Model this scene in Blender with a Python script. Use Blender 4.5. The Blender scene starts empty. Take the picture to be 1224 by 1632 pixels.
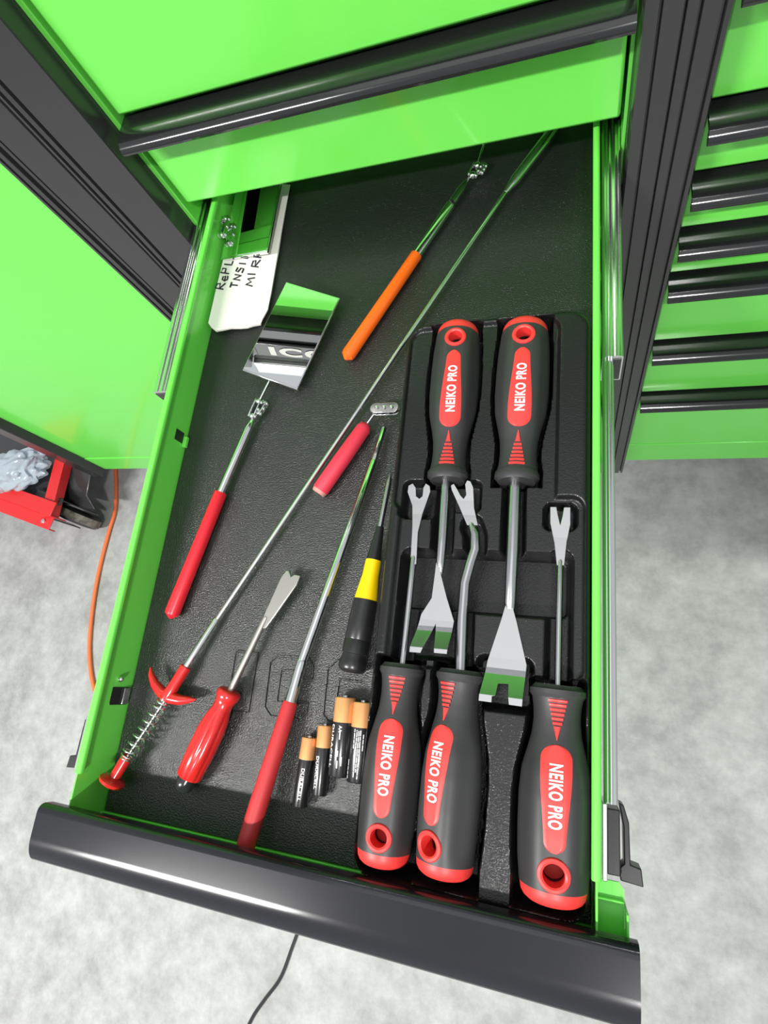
import bpy, bmesh, math, random
from mathutils import Vector, Matrix, noise
random.seed(7)
S = bpy.context.scene
C = bpy.context.collection
# ------------------------------------------------------------------ camera
# z = 0 is the drawer liner, x runs along the cabinet front, y into the cabinet
FPX = 886.04; H = 0.382
R = ((0.9472975, 0.10616569, -0.30225204), (0.01236306, -0.9549028, -0.29666108), (-0.32011655, 0.27728954, -0.90588957))
cam = bpy.data.cameras.new('camera'); co = bpy.data.objects.new('camera', cam); C.objects.link(co)
right = Vector(R[0]); up = -Vector(R[1]); back = -Vector(R[2])
co.matrix_world = Matrix(((right.x, up.x, back.x, 0), (right.y, up.y, back.y, 0), (right.z, up.z, back.z, H), (0, 0, 0, 1)))
cam.sensor_fit = 'VERTICAL'; cam.sensor_height = 36; cam.sensor_width = 36
cam.lens = FPX / 1632 * 36; cam.clip_start = 0.01; cam.clip_end = 60
S.camera = co
# ------------------------------------------------------------------ world, lamps, exposure
w = bpy.data.worlds.new('world'); S.world = w; w.use_nodes = True
w.node_tree.nodes['Background'].inputs[0].default_value = (0.93, 0.97, 1.0, 1)
w.node_tree.nodes['Background'].inputs[1].default_value = 0.62
def lamp(name, loc, sx, sy, watts, rz=0):
    l = bpy.data.lights.new(name, 'AREA'); l.shape = 'RECTANGLE'; l.size = sx; l.size_y = sy; l.energy = watts
    l.color = (1.0, 0.985, 0.96)
    o = bpy.data.objects.new(name, l); C.objects.link(o); o.location = loc; o.rotation_euler = (0, 0, rz)
    return o
lamp('ceiling_lamp_left', (-1.38, -1.05, 1.73), 0.80, 0.11, 88)
lamp('ceiling_lamp_right', (0.40, -1.02, 1.73), 0.20, 0.07, 36)
lamp('overhead_fill_panel', (-0.15, 0.05, 1.74), 1.2, 1.2, 3.6)  # added soft fill in place of a bright ceiling, lifts the steel reflections
S.view_settings.view_transform = 'Standard'; S.view_settings.look = 'None'
S.view_settings.exposure = -0.05; S.view_settings.gamma = 1.0
S.view_settings.use_curve_mapping = False

# ------------------------------------------------------------------ measuring helpers
def ray(p):
    v = (p[0] - 612, p[1] - 816, FPX)
    return Vector(tuple(sum(R[i][j] * v[i] for i in range(3)) for j in range(3)))
def U(px, py, z=0.0):
    r = ray((px, py)); t = (z - H) / r.z
    return Vector((r.x * t, r.y * t, z))
def onplane(px, py, p0, n):
    r = ray((px, py)); o = Vector((0, 0, H)); t = (p0 - o).dot(n) / r.dot(n)
    return o + r * t

# ------------------------------------------------------------------ materials
def mat(name, col, rough=0.5, metal=0.0, bump=None, coat=0.0, spec=0.5, alpha=None, trans=0.0, vary=None, speck=None):
    m = bpy.data.materials.new(name); m.use_nodes = True
    nt = m.node_tree; b = nt.nodes['Principled BSDF']; L = nt.links
    b.inputs['Base Color'].default_value = (*col, 1); b.inputs['Roughness'].default_value = rough
    b.inputs['Metallic'].default_value = metal; b.inputs['Specular IOR Level'].default_value = spec
    b.inputs['Coat Weight'].default_value = coat; b.inputs['Coat Roughness'].default_value = 0.08
    b.inputs['Transmission Weight'].default_value = trans
    if alpha is not None: b.inputs['Alpha'].default_value = alpha
    tc = nt.nodes.new('ShaderNodeTexCoord')
    if bump:
        scale, strength, dist = bump[:3]
        n = nt.nodes.new('ShaderNodeTexNoise'); n.inputs['Scale'].default_value = scale; n.inputs['Detail'].default_value = 3
        bp = nt.nodes.new('ShaderNodeBump'); bp.inputs['Strength'].default_value = strength; bp.inputs['Distance'].default_value = dist
        L.new(tc.outputs['Object'], n.inputs['Vector']); L.new(n.outputs['Fac'], bp.inputs['Height']); L.new(bp.outputs['Normal'], b.inputs['Normal'])
    last = None
    if vary:
        scale, c2, lo, hi = vary
        n = nt.nodes.new('ShaderNodeTexNoise'); n.inputs['Scale'].default_value = scale; n.inputs['Detail'].default_value = 8; n.inputs['Roughness'].default_value = 0.72
        rp = nt.nodes.new('ShaderNodeValToRGB'); rp.color_ramp.elements[0].position = lo; rp.color_ramp.elements[1].position = hi
        rp.color_ramp.elements[0].color = (*col, 1); rp.color_ramp.elements[1].color = (*c2, 1)
        L.new(tc.outputs['Object'], n.inputs['Vector']); L.new(n.outputs['Fac'], rp.inputs['Fac']); L.new(rp.outputs['Color'], b.inputs['Base Color'])
        last = rp.outputs['Color']
    if speck:
        scale, thr, c2 = speck
        v = nt.nodes.new('ShaderNodeTexVoronoi'); v.inputs['Scale'].default_value = scale
        lt = nt.nodes.new('ShaderNodeMath'); lt.operation = 'LESS_THAN'; lt.inputs[1].default_value = thr
        n2 = nt.nodes.new('ShaderNodeTexNoise'); n2.inputs['Scale'].default_value = scale * 0.13
        g2 = nt.nodes.new('ShaderNodeMath'); g2.operation = 'GREATER_THAN'; g2.inputs[1].default_value = 0.52
        mu = nt.nodes.new('ShaderNodeMath'); mu.operation = 'MULTIPLY'
        mx = nt.nodes.new('ShaderNodeMix'); mx.data_type = 'RGBA'
        L.new(tc.outputs['Object'], v.inputs['Vector']); L.new(tc.outputs['Object'], n2.inputs['Vector'])
        L.new(v.outputs['Distance'], lt.inputs[0]); L.new(n2.outputs['Fac'], g2.inputs[0])
        L.new(lt.outputs[0], mu.inputs[0]); L.new(g2.outputs[0], mu.inputs[1]); L.new(mu.outputs[0], mx.inputs['Factor'])
        if last: L.new(last, mx.inputs[6])
        else: mx.inputs[6].default_value = (*col, 1)
        mx.inputs[7].default_value = (*c2, 1); L.new(mx.outputs[2], b.inputs['Base Color'])
    return m
GREEN = mat('green_paint', (0.165, 0.74, 0.092), 0.22, coat=0.3, bump=(900, 0.02, 0.0003))
BLACK = mat('black_gloss', (0.012, 0.012, 0.013), 0.14, coat=0.4)
BLACKP = mat('black_post', (0.030, 0.030, 0.031), 0.24, coat=0.2, bump=(1500, 0.04, 0.0002))
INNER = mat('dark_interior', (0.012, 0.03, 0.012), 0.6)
HANDLE = mat('black_anodised', (0.014, 0.014, 0.018), 0.15, coat=0.0, bump=(2500, 0.03, 0.0002))
LINER = mat('liner_rubber', (0.009, 0.0095, 0.009), 0.25, spec=0.9, bump=(900, 1.0, 0.0008), speck=(420, 0.10, (0.16, 0.16, 0.15)))
TRAYM = mat('tray_plastic', (0.0095, 0.0095, 0.010), 0.20, bump=(1000, 1.0, 0.00026))
CHROME = mat('chrome', (0.83, 0.84, 0.84), 0.10, 1.0)
STEEL = mat('steel', (0.52, 0.52, 0.53), 0.22, 1.0, bump=(1500, 0.03, 0.0002))
DULL = mat('dull_steel', (0.60, 0.58, 0.53), 0.33, 1.0)
ZINC = mat('zinc_plate', (0.75, 0.77, 0.75), 0.22, 1.0)
MIRROR = mat('mirror_glass', (0.93, 0.95, 0.94), 0.01, 1.0)
RED = mat('red_vinyl', (0.74, 0.016, 0.03), 0.32)
REDD = mat('red_plastic', (0.60, 0.018, 0.018), 0.22, coat=0.3)
REDM = mat('red_matte', (0.52, 0.03, 0.035), 0.42)
PINK = mat('red_foam', (0.66, 0.03, 0.06), 0.55, bump=(1500, 0.1, 0.0003))
ORANGE = mat('orange_vinyl', (0.90, 0.13, 0.008), 0.28)
RUBBER = mat('soft_grip_rubber', (0.033, 0.033, 0.034), 0.48, bump=(3000, 0.06, 0.0002))
TOOLRED = mat('tool_red', (0.78, 0.045, 0.04), 0.42)
WHITE = mat('white_print', (0.85, 0.85, 0.85), 0.5)
YELLOW = mat('yellow_plastic', (0.92, 0.62, 0.0), 0.4)
COPPER = mat('copper_wrap', (0.85, 0.40, 0.16), 0.32, 0.35)
BATT = mat('battery_black', (0.012, 0.012, 0.013), 0.25, coat=0.2)
PAPER = mat('paper', (0.82, 0.80, 0.74), 0.8, bump=(160, 0.25, 0.001))
INK = mat('ink', (0.01, 0.012, 0.02), 0.6)
CAP = mat('black_cap', (0.02, 0.02, 0.022), 0.18, coat=0.3)
CART = mat('cart_red', (0.62, 0.02, 0.022), 0.4)
TYRE = mat('caster_rubber', (0.02, 0.02, 0.02), 0.35)
TREAD = mat('worn_tread', (0.22, 0.19, 0.16), 0.8, vary=(60, (0.06, 0.05, 0.05), 0.4, 0.65))
CORD = mat('orange_cord', (0.80, 0.17, 0.055), 0.45)
BCORD = mat('black_cord', (0.02, 0.02, 0.022), 0.4)
BAG = mat('bag_plastic', (0.66, 0.76, 0.83), 0.14, trans=0.55, coat=0.3)
LEVER = mat('lever_plastic', (0.015, 0.015, 0.016), 0.3)
CONC = mat('concrete', (0.255, 0.255, 0.252), 0.58, vary=(15.0, (0.435, 0.435, 0.43), 0.34, 0.68), bump=(26, 0.25, 0.006))

# ------------------------------------------------------------------ mesh helpers
class MB:
    def __init__(s): s.v = []; s.f = []
    def add(s, vs, fs):
        n = len(s.v); s.v += [Vector(a) for a in vs]; s.f += [tuple(i + n for i in f) for f in fs]; return s
    def box(s, x0, x1, y0, y1, z0, z1):
        vs = [(x, y, z) for z in (z0, z1) for y in (y0, y1) for x in (x0, x1)]
        return s.add(vs, [(0, 2, 3, 1), (4, 5, 7, 6), (0, 1, 5, 4), (2, 6, 7, 3), (0, 4, 6, 2), (1, 3, 7, 5)])
    def obox(s, c, ax, hx, hy, hz):    # oriented box, ax: three unit axes
        vs = [c + ax[0] * (hx * i) + ax[1] * (hy * j) + ax[2] * (hz * k) for k in (-1, 1) for j in (-1, 1) for i in (-1, 1)]
        return s.add(vs, [(0, 2, 3, 1), (4, 5, 7, 6), (0, 1, 5, 4), (2, 6, 7, 3), (0, 4, 6, 2), (1, 3, 7, 5)])
    def rings(s, rings, cap0=True, cap1=True, closed=False):
        n = len(rings[0]); base = len(s.v)
        for r in rings: s.v += [Vector(a) for a in r]
        m = len(rings)
        for i in range(m if closed else m - 1):
            a = base + i * n; b = base + ((i + 1) % m) * n
            for j in range(n):
                k = (j + 1) % n; s.f.append((a + j, a + k, b + k, b + j))
        if not closed:
            if cap0: s.f.append(tuple(base + j for j in reversed(range(n))))
            if cap1: s.f.append(tuple(base + (m - 1) * n + j for j in range(n)))
        return s
    def lathe(s, p0, p1, prof, segs=20, shape=None):   # prof: (distance from p0 along p0->p1, radius)
        d = (p1 - p0).normalized(); a, b = frame(d); rr = []
        for (t, r) in prof:
            rr.append([p0 + d * t + (a * math.cos(q) + b * math.sin(q)) * (r * (shape(q, t) if shape else 1)) for q in [2 * math.pi * i / segs for i in range(segs)]])
        return s.rings(rr)
    def tube(s, pts, r, segs=10, closed=False):
        pts = [Vector(p) for p in pts]; n = len(pts); rr = []; ref = None
        for i, p in enumerate(pts):
            if closed: d = pts[(i + 1) % n] - pts[i - 1]
            else: d = pts[min(i + 1, n - 1)] - pts[max(i - 1, 0)]
            d.normalize()
            if ref is None: a, b = frame(d)
            else:
                a = (ref - d * ref.dot(d)).normalized(); b = d.cross(a)
            ref = a; q = r[i] if isinstance(r, (list, tuple)) else r
            rr.append([p + (a * math.cos(t) + b * math.sin(t)) * q for t in [2 * math.pi * k / segs for k in range(segs)]])
        return s.rings(rr, closed=closed)
    def prism(s, pts, off):    # closed outline pts, extruded by vector off
        n = len(pts); off = Vector(off); b = len(s.v)
        s.v += [Vector(p) for p in pts] + [Vector(p) + off for p in pts]
        s.f.append(tuple(b + i for i in reversed(range(n)))); s.f.append(tuple(b + n + i for i in range(n)))
        for i in range(n): s.f.append((b + i, b + (i + 1) % n, b + n + (i + 1) % n, b + n + i))
        return s
    def ball(s, c, r, seg=12, ring=8, sc=(1, 1, 1)):
        rr = []
        for i in range(1, ring):
            t = math.pi * i / ring
            rr.append([c + Vector((r * sc[0] * math.sin(t) * math.cos(2 * math.pi * k / seg), r * sc[1] * math.sin(t) * math.sin(2 * math.pi * k / seg), -r * sc[2] * math.cos(t))) for k in range(seg)])
        return s.rings(rr)
def frame(d):
    d = d.normalized(); u = Vector((0, 0, 1)) if abs(d.z) < 0.9 else Vector((0, 1, 0))
    a = u.cross(d).normalized(); return a, d.cross(a)
WL = {}
def obj(name, mb, m, parent=None, bevel=0, smooth=40, kind=None):
    o0 = WL.get(parent.name, Vector((0, 0, 0))) if parent else Vector((0, 0, 0))
    me = bpy.data.meshes.new(name)
    me.from_pydata([tuple(v - o0) for v in mb.v], [], mb.f)
    bm = bmesh.new(); bm.from_mesh(me); bmesh.ops.recalc_face_normals(bm, faces=bm.faces); bm.to_mesh(me); bm.free()
    me.materials.append(m)
    if smooth:
        me.polygons.foreach_set('use_smooth', [True] * len(me.polygons)); me.set_sharp_from_angle(angle=math.radians(smooth))
    o = bpy.data.objects.new(name, me); C.objects.link(o)
    if parent: o.parent = parent; WL[o.name] = o0
    if bevel:
        b = o.modifiers.new('bevel', 'BEVEL'); b.width = bevel; b.segments = 2; b.limit_method = 'ANGLE'; b.angle_limit = math.radians(50)
        b.harden_normals = False
    if kind: o['kind'] = kind
    return o
def thing(name, loc, label, cat, group=None):
    o = bpy.data.objects.new(name, None); C.objects.link(o); o.location = loc; o.empty_display_size = 0.02
    WL[o.name] = Vector(loc); tag(o, label, cat, group); return o
def tag(o, label, cat, group=None):
    o['label'] = label; o['category'] = cat
    if group: o['group'] = group
    return o
def text2d(body, size, bold=0.0, shear=0.0, space=1.0):
    cu = bpy.data.curves.new('t', 'FONT'); cu.body = body; cu.size = size; cu.offset = bold; cu.shear = shear
    cu.align_x = 'CENTER'; cu.align_y = 'CENTER'; cu.resolution_u = 3; cu.space_character = space
    o = bpy.data.objects.new('t', cu); C.objects.link(o)
    dg = bpy.context.evaluated_depsgraph_get(); dg.update()
    me = bpy.data.meshes.new_from_object(o.evaluated_get(dg))
    bm = bmesh.new(); bm.from_mesh(me); bmesh.ops.triangulate(bm, faces=bm.faces)
    bmesh.ops.subdivide_edges(bm, edges=[e for e in bm.edges if e.calc_length() > size * 0.25], cuts=2)
    bmesh.ops.triangulate(bm, faces=bm.faces)
    bm.verts.index_update()
    vs = [(v.co.x, v.co.y) for v in bm.verts]; fs = [tuple(v.index for v in f.verts) for f in bm.faces]
    bm.free(); bpy.data.objects.remove(o); bpy.data.curves.remove(cu); bpy.data.meshes.remove(me)
    xs = [v[0] for v in vs]; cx = (max(xs) + min(xs)) / 2; ys = [v[1] for v in vs]; cy = (max(ys) + min(ys)) / 2
    return [(x - cx, y - cy) for x, y in vs], fs

# ------------------------------------------------------------------ setting: floor
ZF = -0.765
Y0 = 0.4034; YP = 0.3828; YF = -0.1235
fl = MB(); fl.add([(-6, -6, ZF), (6, -6, ZF), (6, 6, ZF), (-6, 6, ZF)], [(0, 1, 2, 3)])
o = obj('floor', fl, CONC, smooth=0); o['kind'] = 'structure'

# ------------------------------------------------------------------ the tool cabinet
XL, XR = -0.3477, 0.0299
XI0, XI1 = -0.3317, 0.0139      # inner faces of the open drawer
cabinet = thing('tool_cabinet', (-0.158, 0.70, ZF), 'large green steel tool cabinet with black posts and the open drawer', 'cabinet')
def handle_profile(yb, yf, zt):
    pts = [(yb - 0.0005, zt - 0.012), (yb, zt - 0.005)]
    for k in range(1, 5):
        a = math.pi / 2 * k / 4; pts.append((yb - 0.005 + 0.005 * math.cos(a), zt - 0.005 + 0.005 * math.sin(a)))
    pts += [(yb - 0.0053, zt), (yf + 0.0155, zt)]
    for k in range(0, 11):
        a = math.pi / 2 * k / 10; pts.append((yf + 0.0150 - 0.0150 * math.sin(a), zt - 0.0085 + 0.0085 * math.cos(a)))
    pts += [(yf + 0.0008, zt - 0.0105), (yf + 0.003, zt - 0.012), (yf + 0.0055, zt - 0.0105), (yf + 0.0085, zt - 0.004), (yb - 0.004, zt - 0.004), (yb - 0.003, zt - 0.012)]
    return pts
def make_handle(x0, x1, yface, zt, parent, m=BLACK):
    mb = MB(); mb.prism([(x0, y, z) for y, z in handle_profile(yface + 0.0115, yface - 0.0248, zt)], (x1 - x0, 0, 0))
    return obj('handle', mb, m, parent, smooth=25)
# posts: smooth convex panels with groove pairs between them
def post(x0, x1, grooves, z0, z1, yfront, yback, parent, name='post'):
    pts = [(x0, yback), (x0, yfront + 0.003), (x0 + 0.0012, yfront + 0.0006)]
    for g0, g1 in grooves:
        pts += [(g0, yfront), (g0 + 0.0008, yfront + 0.004), (g1 - 0.0008, yfront + 0.004), (g1, yfront)]
    pts += [(x1 - 0.0012, yfront + 0.0006), (x1, yfront + 0.003), (x1, yback)]
    mb = MB(); mb.prism([(x, y, z0) for x, y in pts], (0, 0, z1 - z0))
    return obj(name, mb, BLACKP, parent, smooth=30)
ZB = -0.606; ZT = 0.452
post(-0.4135, -0.3585, [(-0.4095, -0.4060), (-0.4015, -0.3975)], ZB - 0.002, ZT, YP, Y0 + 0.02, cabinet)
post(0.0352, 0.0842, [(0.0440, 0.0462), (0.0572, 0.0592), (0.0652, 0.0676), (0.0772, 0.0800)], ZB - 0.008, ZT, YP, Y0 + 0.02, cabinet)
# carcass
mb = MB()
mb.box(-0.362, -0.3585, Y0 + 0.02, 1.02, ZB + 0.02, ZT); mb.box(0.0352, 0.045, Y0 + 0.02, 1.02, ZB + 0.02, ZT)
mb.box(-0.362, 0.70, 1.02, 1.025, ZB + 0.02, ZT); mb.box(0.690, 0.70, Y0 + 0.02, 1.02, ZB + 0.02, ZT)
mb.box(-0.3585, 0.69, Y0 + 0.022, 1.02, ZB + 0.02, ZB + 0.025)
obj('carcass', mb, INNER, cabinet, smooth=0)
for xa, xb in ((-0.3585, -0.3535), (0.0322, 0.0352)):
    mb = MB(); mb.box(xa, xb, Y0 + 0.0015, Y0 + 0.03, -0.012, ZT); obj('frame_lip', mb, GREEN, cabinet, bevel=0.0008)
mb = MB(); mb.box(-0.3585, 0.0352, Y0 + 0.0, Y0 + 0.018, ZB, -0.540); mb.box(0.0842, 0.69, Y0, Y0 + 0.018, ZB, -0.5402)
obj('base_skirt', mb, GREEN, cabinet, bevel=0.001)
# closed drawers
BOT = [0.1366, 0.049, -0.010, -0.068, -0.126, -0.241, -0.363, -0.5385]
TOPZ = 0.292
def closed_drawer(x0, x1, zb, zt, hx0, hx1):
    mb = MB(); mb.box(x0, x1, Y0, Y0 + 0.016, zb, zt - 0.0068)
    d = obj('drawer', mb, GREEN, cabinet, bevel=0.0024)
    make_handle(hx0, hx1, Y0, zt - 0.0046, d)
    return d
tops = [TOPZ] + BOT[:-1]
for i, (zb, zt) in enumerate(zip(BOT, tops)):
    if i != 2:
        closed_drawer(XL, XR, zb, zt, -0.3485, 0.0325)
    closed_drawer(0.0862, 0.665, zb, zt, 0.0872, 0.664)
mb = MB(); mb.box(XI0, XI1, Y0 + 0.018, 0.95, 0.0565, 0.058); mb.box(XL + 0.004, XR - 0.004, Y0 + 0.0165, Y0 + 0.030, 0.0505, 0.052)
mb.box(XI0, XI0 + 0.0012, Y0 + 0.03, 0.95, 0.0585, 0.09); obj('drawer_bottom', mb, GREEN, cabinet)
# top of the cabinet with its badge
mb = MB(); mb.box(-0.3585, 0.0352, Y0 - 0.004, Y0 + 0.03, TOPZ, 0.452)
obj('top_panel', mb, BLACK, cabinet, bevel=0.002)
mb = MB(); mb.box(-0.365 + 0.02, -0.165, Y0 - 0.009, Y0 - 0.004, 0.369, 0.421)
bd = obj('badge', mb, BLACKP, cabinet, bevel=0.002)
mb = MB(); vs, fs = text2d('ICON', 0.046, 0.002, space=1.15)
mb.add([(-0.253 + x * 1.1, Y0 - 0.0097, 0.395 + y) for x, y in vs], fs)
obj('badge_letters', mb, DULL, bd, smooth=0)
mb = MB(); mb.box(-0.3585, 0.69, Y0 - 0.012, 1.02, 0.452, 0.50)
obj('worktop', mb, ZINC, cabinet, bevel=0.003)
mb = MB(); mb.box(0.0842, 0.69, Y0 - 0.0, Y0 + 0.018, TOPZ, 0.452)
obj('top_panel', mb, BLACK, cabinet, bevel=0.002)
for x in (0.62, 0.06):
    for y in (0.50, 0.95):
        mb = MB(); c = Vector((x - 0.02, y, ZF + 0.0625))
        mb.box(x - 0.05, x + 0.05, y - 0.05, y + 0.05, ZB + 0.012, ZB + 0.020)
        mb.box(x - 0.045, x + 0.03, y - 0.03, y - 0.025, ZF + 0.05, ZB + 0.012); mb.box(x - 0.045, x + 0.03, y + 0.025, y + 0.03, ZF + 0.05, ZB + 0.012)
        k = obj('caster', mb, ZINC, cabinet, bevel=0.001)
        mb = MB(); mb.lathe(c - Vector((0, 0.022, 0)), c + Vector((0, 0.022, 0)), [(0, 0.05), (0.004, 0.0625), (0.04, 0.0625), (0.044, 0.05)], 24)
        obj('wheel', mb, TYRE, k)

# ---- the open drawer
YB = 0.475
mb = MB(); mb.box(XI0 - 0.0012, XI1 + 0.0012, YF + 0.001, YB, -0.0045, -0.0030)
mb.box(XL, XR, YF, YF + 0.0012, -0.010, 0.0405)                       # front sheet
mb.box(XR - 0.0012, XR, YF, YF + 0.020, -0.010, 0.030)
mb.box(XI1 + 0.0014, XR - 0.0014, YF + 0.022, YF + 0.0232, -0.008, 0.022)
drawer = obj('drawer', mb, GREEN, cabinet, bevel=0.0005)
mb = MB(); mb.prism([(XI1 + 0.0015, YF + 0.0015, 0.018), (XR - 0.0013, YF + 0.0015, 0.018), (XR - 0.0013, YF + 0.028, 0.018), (XR - 0.004, YF + 0.031, 0.018), (XI1 + 0.0015, YF + 0.031, 0.018)], (0, 0, 0.0012))
obj('front_flange', mb, GREEN, drawer)
mb = MB(); mb.box(XI0, XI1, YF + 0.0014, YF + 0.0026, -0.003, 0.0015)
obj('front_ledge', mb, GREEN, drawer, bevel=0.0004)
make_handle(-0.3487, 0.0333, YF, 0.0440, drawer, HANDLE)
def wall(sgn, xin, name):
    d = MB(); o_ = -sgn
    # plain sheet from front to back
    xs = sorted((xin, xin + o_ * 0.0012)); d.box(xs[0], xs[1], YF + 0.0014, YB, -0.003, 0.0335)
    return obj(name, d, GREEN, drawer, bevel=0.0004)
wl = wall(1, XI0, 'side_wall'); wr = wall(-1, XI1, 'side_wall')
def rail(xa, xb, xin, y0, y1):
    pts = []
    r = 0.0022
    for (cx, a0) in ((xb - r, 0), (xa + r, math.pi / 2)):
        for k in range(5):
            a = a0 + math.pi / 2 * k / 4; pts.append((cx + r * math.cos(a), 0.0350 - r + r * math.sin(a)))
    pts += [(xa, 0.0312), (xb, 0.0312)]
    mb = MB(); mb.prism([(x, y0, z) for x, z in pts], (0, y1 - y0, 0)); return obj('top_rail', mb, GREEN, drawer, bevel=0.0006)
rail(-0.3345, -0.3282, XI0, -0.0912, YB); rail(0.0118, 0.0168, XI1, -0.0907, YB)
mb = MB(); mb.box(XI0, XI1, YB - 0.0012, YB, -0.003, 0.034); mb.box(XI0, XI1, YB - 0.010, YB - 0.0012, -0.003, 0.006)
obj('back_wall', mb, GREEN, drawer, bevel=0.0004)
# cut-outs on the left wall: slot with bent tab, latch opening, screw
def wallpt(px, py, x=XI0):
    r = ray((px, py)); t = x / r.x; return Vector((x, r.y * t, H + r.z * t))
a = wallpt(281, 690)
mb = MB(); mb.box(XI0 + 0.0001, XI0 + 0.0004, a.y - 0.006, a.y + 0.004, 0.004, 0.0145); obj('slot', mb, INNER, wl, bevel=0.0001)
mb = MB(); mb.box(XI0 + 0.0003, XI0 + 0.0042, a.y - 0.009, a.y + 0.001, 0.0005, 0.0040); obj('slot_tab', mb, GREEN, wl, bevel=0.0005)
a = wallpt(187, 1108)
mb = MB(); mb.box(XI0 + 0.0001, XI0 + 0.0005, a.y - 0.007, a.y + 0.006, 0.001, 0.019); obj('latch_opening', mb, BLACK, wl, bevel=0.0001)
mb = MB(); mb.box(XI0 + 0.0006, XI0 + 0.0018, a.y - 0.0065, a.y + 0.0055, 0.001, 0.0075); obj('latch_plate', mb, ZINC, wl, bevel=0.0003)
a = wallpt(190, 1082)
mb = MB(); mb.lathe(a, a + Vector((1, 0, 0)), [(0, 0.0022), (0.002, 0.0022), (0.0035, 0.0012), (0.004, 0.0003)], 12); obj('screw', mb, CHROME, wl)
# slides
def ribbed(x0, x1, y0, y1, zt, zb, name, ribs=3, m=ZINC):
    pts = [(x0, zb)]; n = ribs * 8
    for k in range(n + 1):
        t = k / n; e = min(t, 1 - t) * n / 4
        zz = zt - (0.0022 * (1 - min(1, e)) ** 2) - 0.0007 * (1 - math.cos(2 * math.pi * ribs * t)) / 2
        pts.append((x0 + (x1 - x0) * t, zz))
    pts.append((x1, zb))
    mb = MB(); mb.prism([(x, y0, z) for x, z in pts], (0, y1 - y0, 0)); return obj(name, mb, m, drawer, smooth=50)
ribbed(0.0186, 0.0318, 0.2214, 0.90, 0.0262, -0.006, 'outer_slide', 3)
ribbed(0.0190, 0.0258, -0.0550, 0.55, 0.0235, -0.003, 'inner_slide', 2)
ribbed(-0.3572, -0.3425, 0.2186, 0.90, 0.0262, -0.006, 'outer_slide', 3)
for xa, xb, ye in ((0.0196, 0.0308, 0.2214), (-0.3562, -0.3435, 0.2186)):
    mb = MB(); mb.box(xa, xb, ye - 0.0006, ye - 0.0001, -0.004, 0.0225); obj('slide_end_shade', mb, LEVER, drawer)  # thin dark sheet painting the shade inside the hollow slide end
ribbed(-0.3480, -0.3400, -0.0550, 0.55, 0.0200, -0.003, 'inner_slide', 2)
for sg, xo in ((1, 0.0), (-1, -0.3172)):
    X = lambda v: (v if sg > 0 else -0.3222 - v)
    def bx(mb, a, b, *r): q = sorted((X(a), X(b))); return mb.box(q[0], q[1], *r)
    mb = MB(); bx(mb, 0.0176, 0.0200, -0.0915, -0.0545, 0.001, 0.0270); obj('slide_end_plate', mb, ZINC, drawer, bevel=0.0004)
    mb = MB(); bx(mb, 0.0202, 0.0268, -0.0895, -0.0575, 0.000, 0.0210)
    arc = [(0.0268, -0.0545), (0.0292, -0.0555), (0.0318, -0.064), (0.0322, -0.084), (0.0375, -0.085), (0.0384, -0.0935), (0.0270, -0.0925), (0.0270, -0.0860), (0.0290, -0.0840), (0.0288, -0.066)]
    mb.prism([(X(x), y, 0.004) for x, y in arc], (0, 0, 0.012)); obj('release_lever', mb, LEVER, drawer, bevel=0.0006)

# ------------------------------------------------------------------ the side cabinet on the left
side = thing('side_cabinet', (-0.78, 0.70, ZF), 'plain green side cabinet with black corner posts left of the drawers', 'cabinet')
post(-0.4700, -0.4140, [(-0.4655, -0.4625), (-0.4575, -0.4515), (-0.4482, -0.4462)], ZB - 0.002, ZT, YP, Y0 + 0.02, side)
post(-1.1085, -1.0767, [], ZB, ZT, YP, Y0 + 0.02, side)
mb = MB(); mb.box(-1.0767, -0.4700, Y0, Y0 + 0.016, -0.5405, ZT); obj('front_panel', mb, GREEN, side, bevel=0.0015)
mb = MB(); mb.box(-1.0767, -0.4700, Y0 - 0.0012, Y0 + 0.014, ZB, -0.5420); obj('base_skirt', mb, GREEN, side, bevel=0.001)
mb = MB(); mb.box(-1.1085, -1.1035, Y0 + 0.02, 1.02, ZB, ZT); mb.box(-1.1085, -0.414, 1.02, 1.025, ZB, ZT); mb.box(-1.1035, -0.414, Y0 + 0.02, 1.02, ZB + 0.002, ZB + 0.008)
mb.box(-1.1085, -0.414, Y0 + 0.02, 1.02, ZT - 0.02, ZT)
obj('carcass', mb, BLACKP, side, smooth=0)
for x in (-0.98, -0.50):
    for y in (0.55, 0.95):
        mb = MB(); c = Vector((x - 0.02, y, ZF + 0.0625))
        mb.box(x - 0.05, x + 0.05, y - 0.05, y + 0.05, ZB - 0.006, ZB + 0.0)
        mb.box(x - 0.045, x + 0.03, y - 0.03, y - 0.025, ZF + 0.05, ZB - 0.006); mb.box(x - 0.045, x + 0.03, y + 0.025, y + 0.03, ZF + 0.05, ZB - 0.006)
        k = obj('caster', mb, ZINC, side, bevel=0.001)
        mb = MB(); mb.lathe(c - Vector((0, 0.022, 0)), c + Vector((0, 0.022, 0)), [(0, 0.05), (0.004, 0.0625), (0.04, 0.0625), (0.044, 0.05)], 24)
        obj('wheel', mb, TYRE, k)

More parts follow.
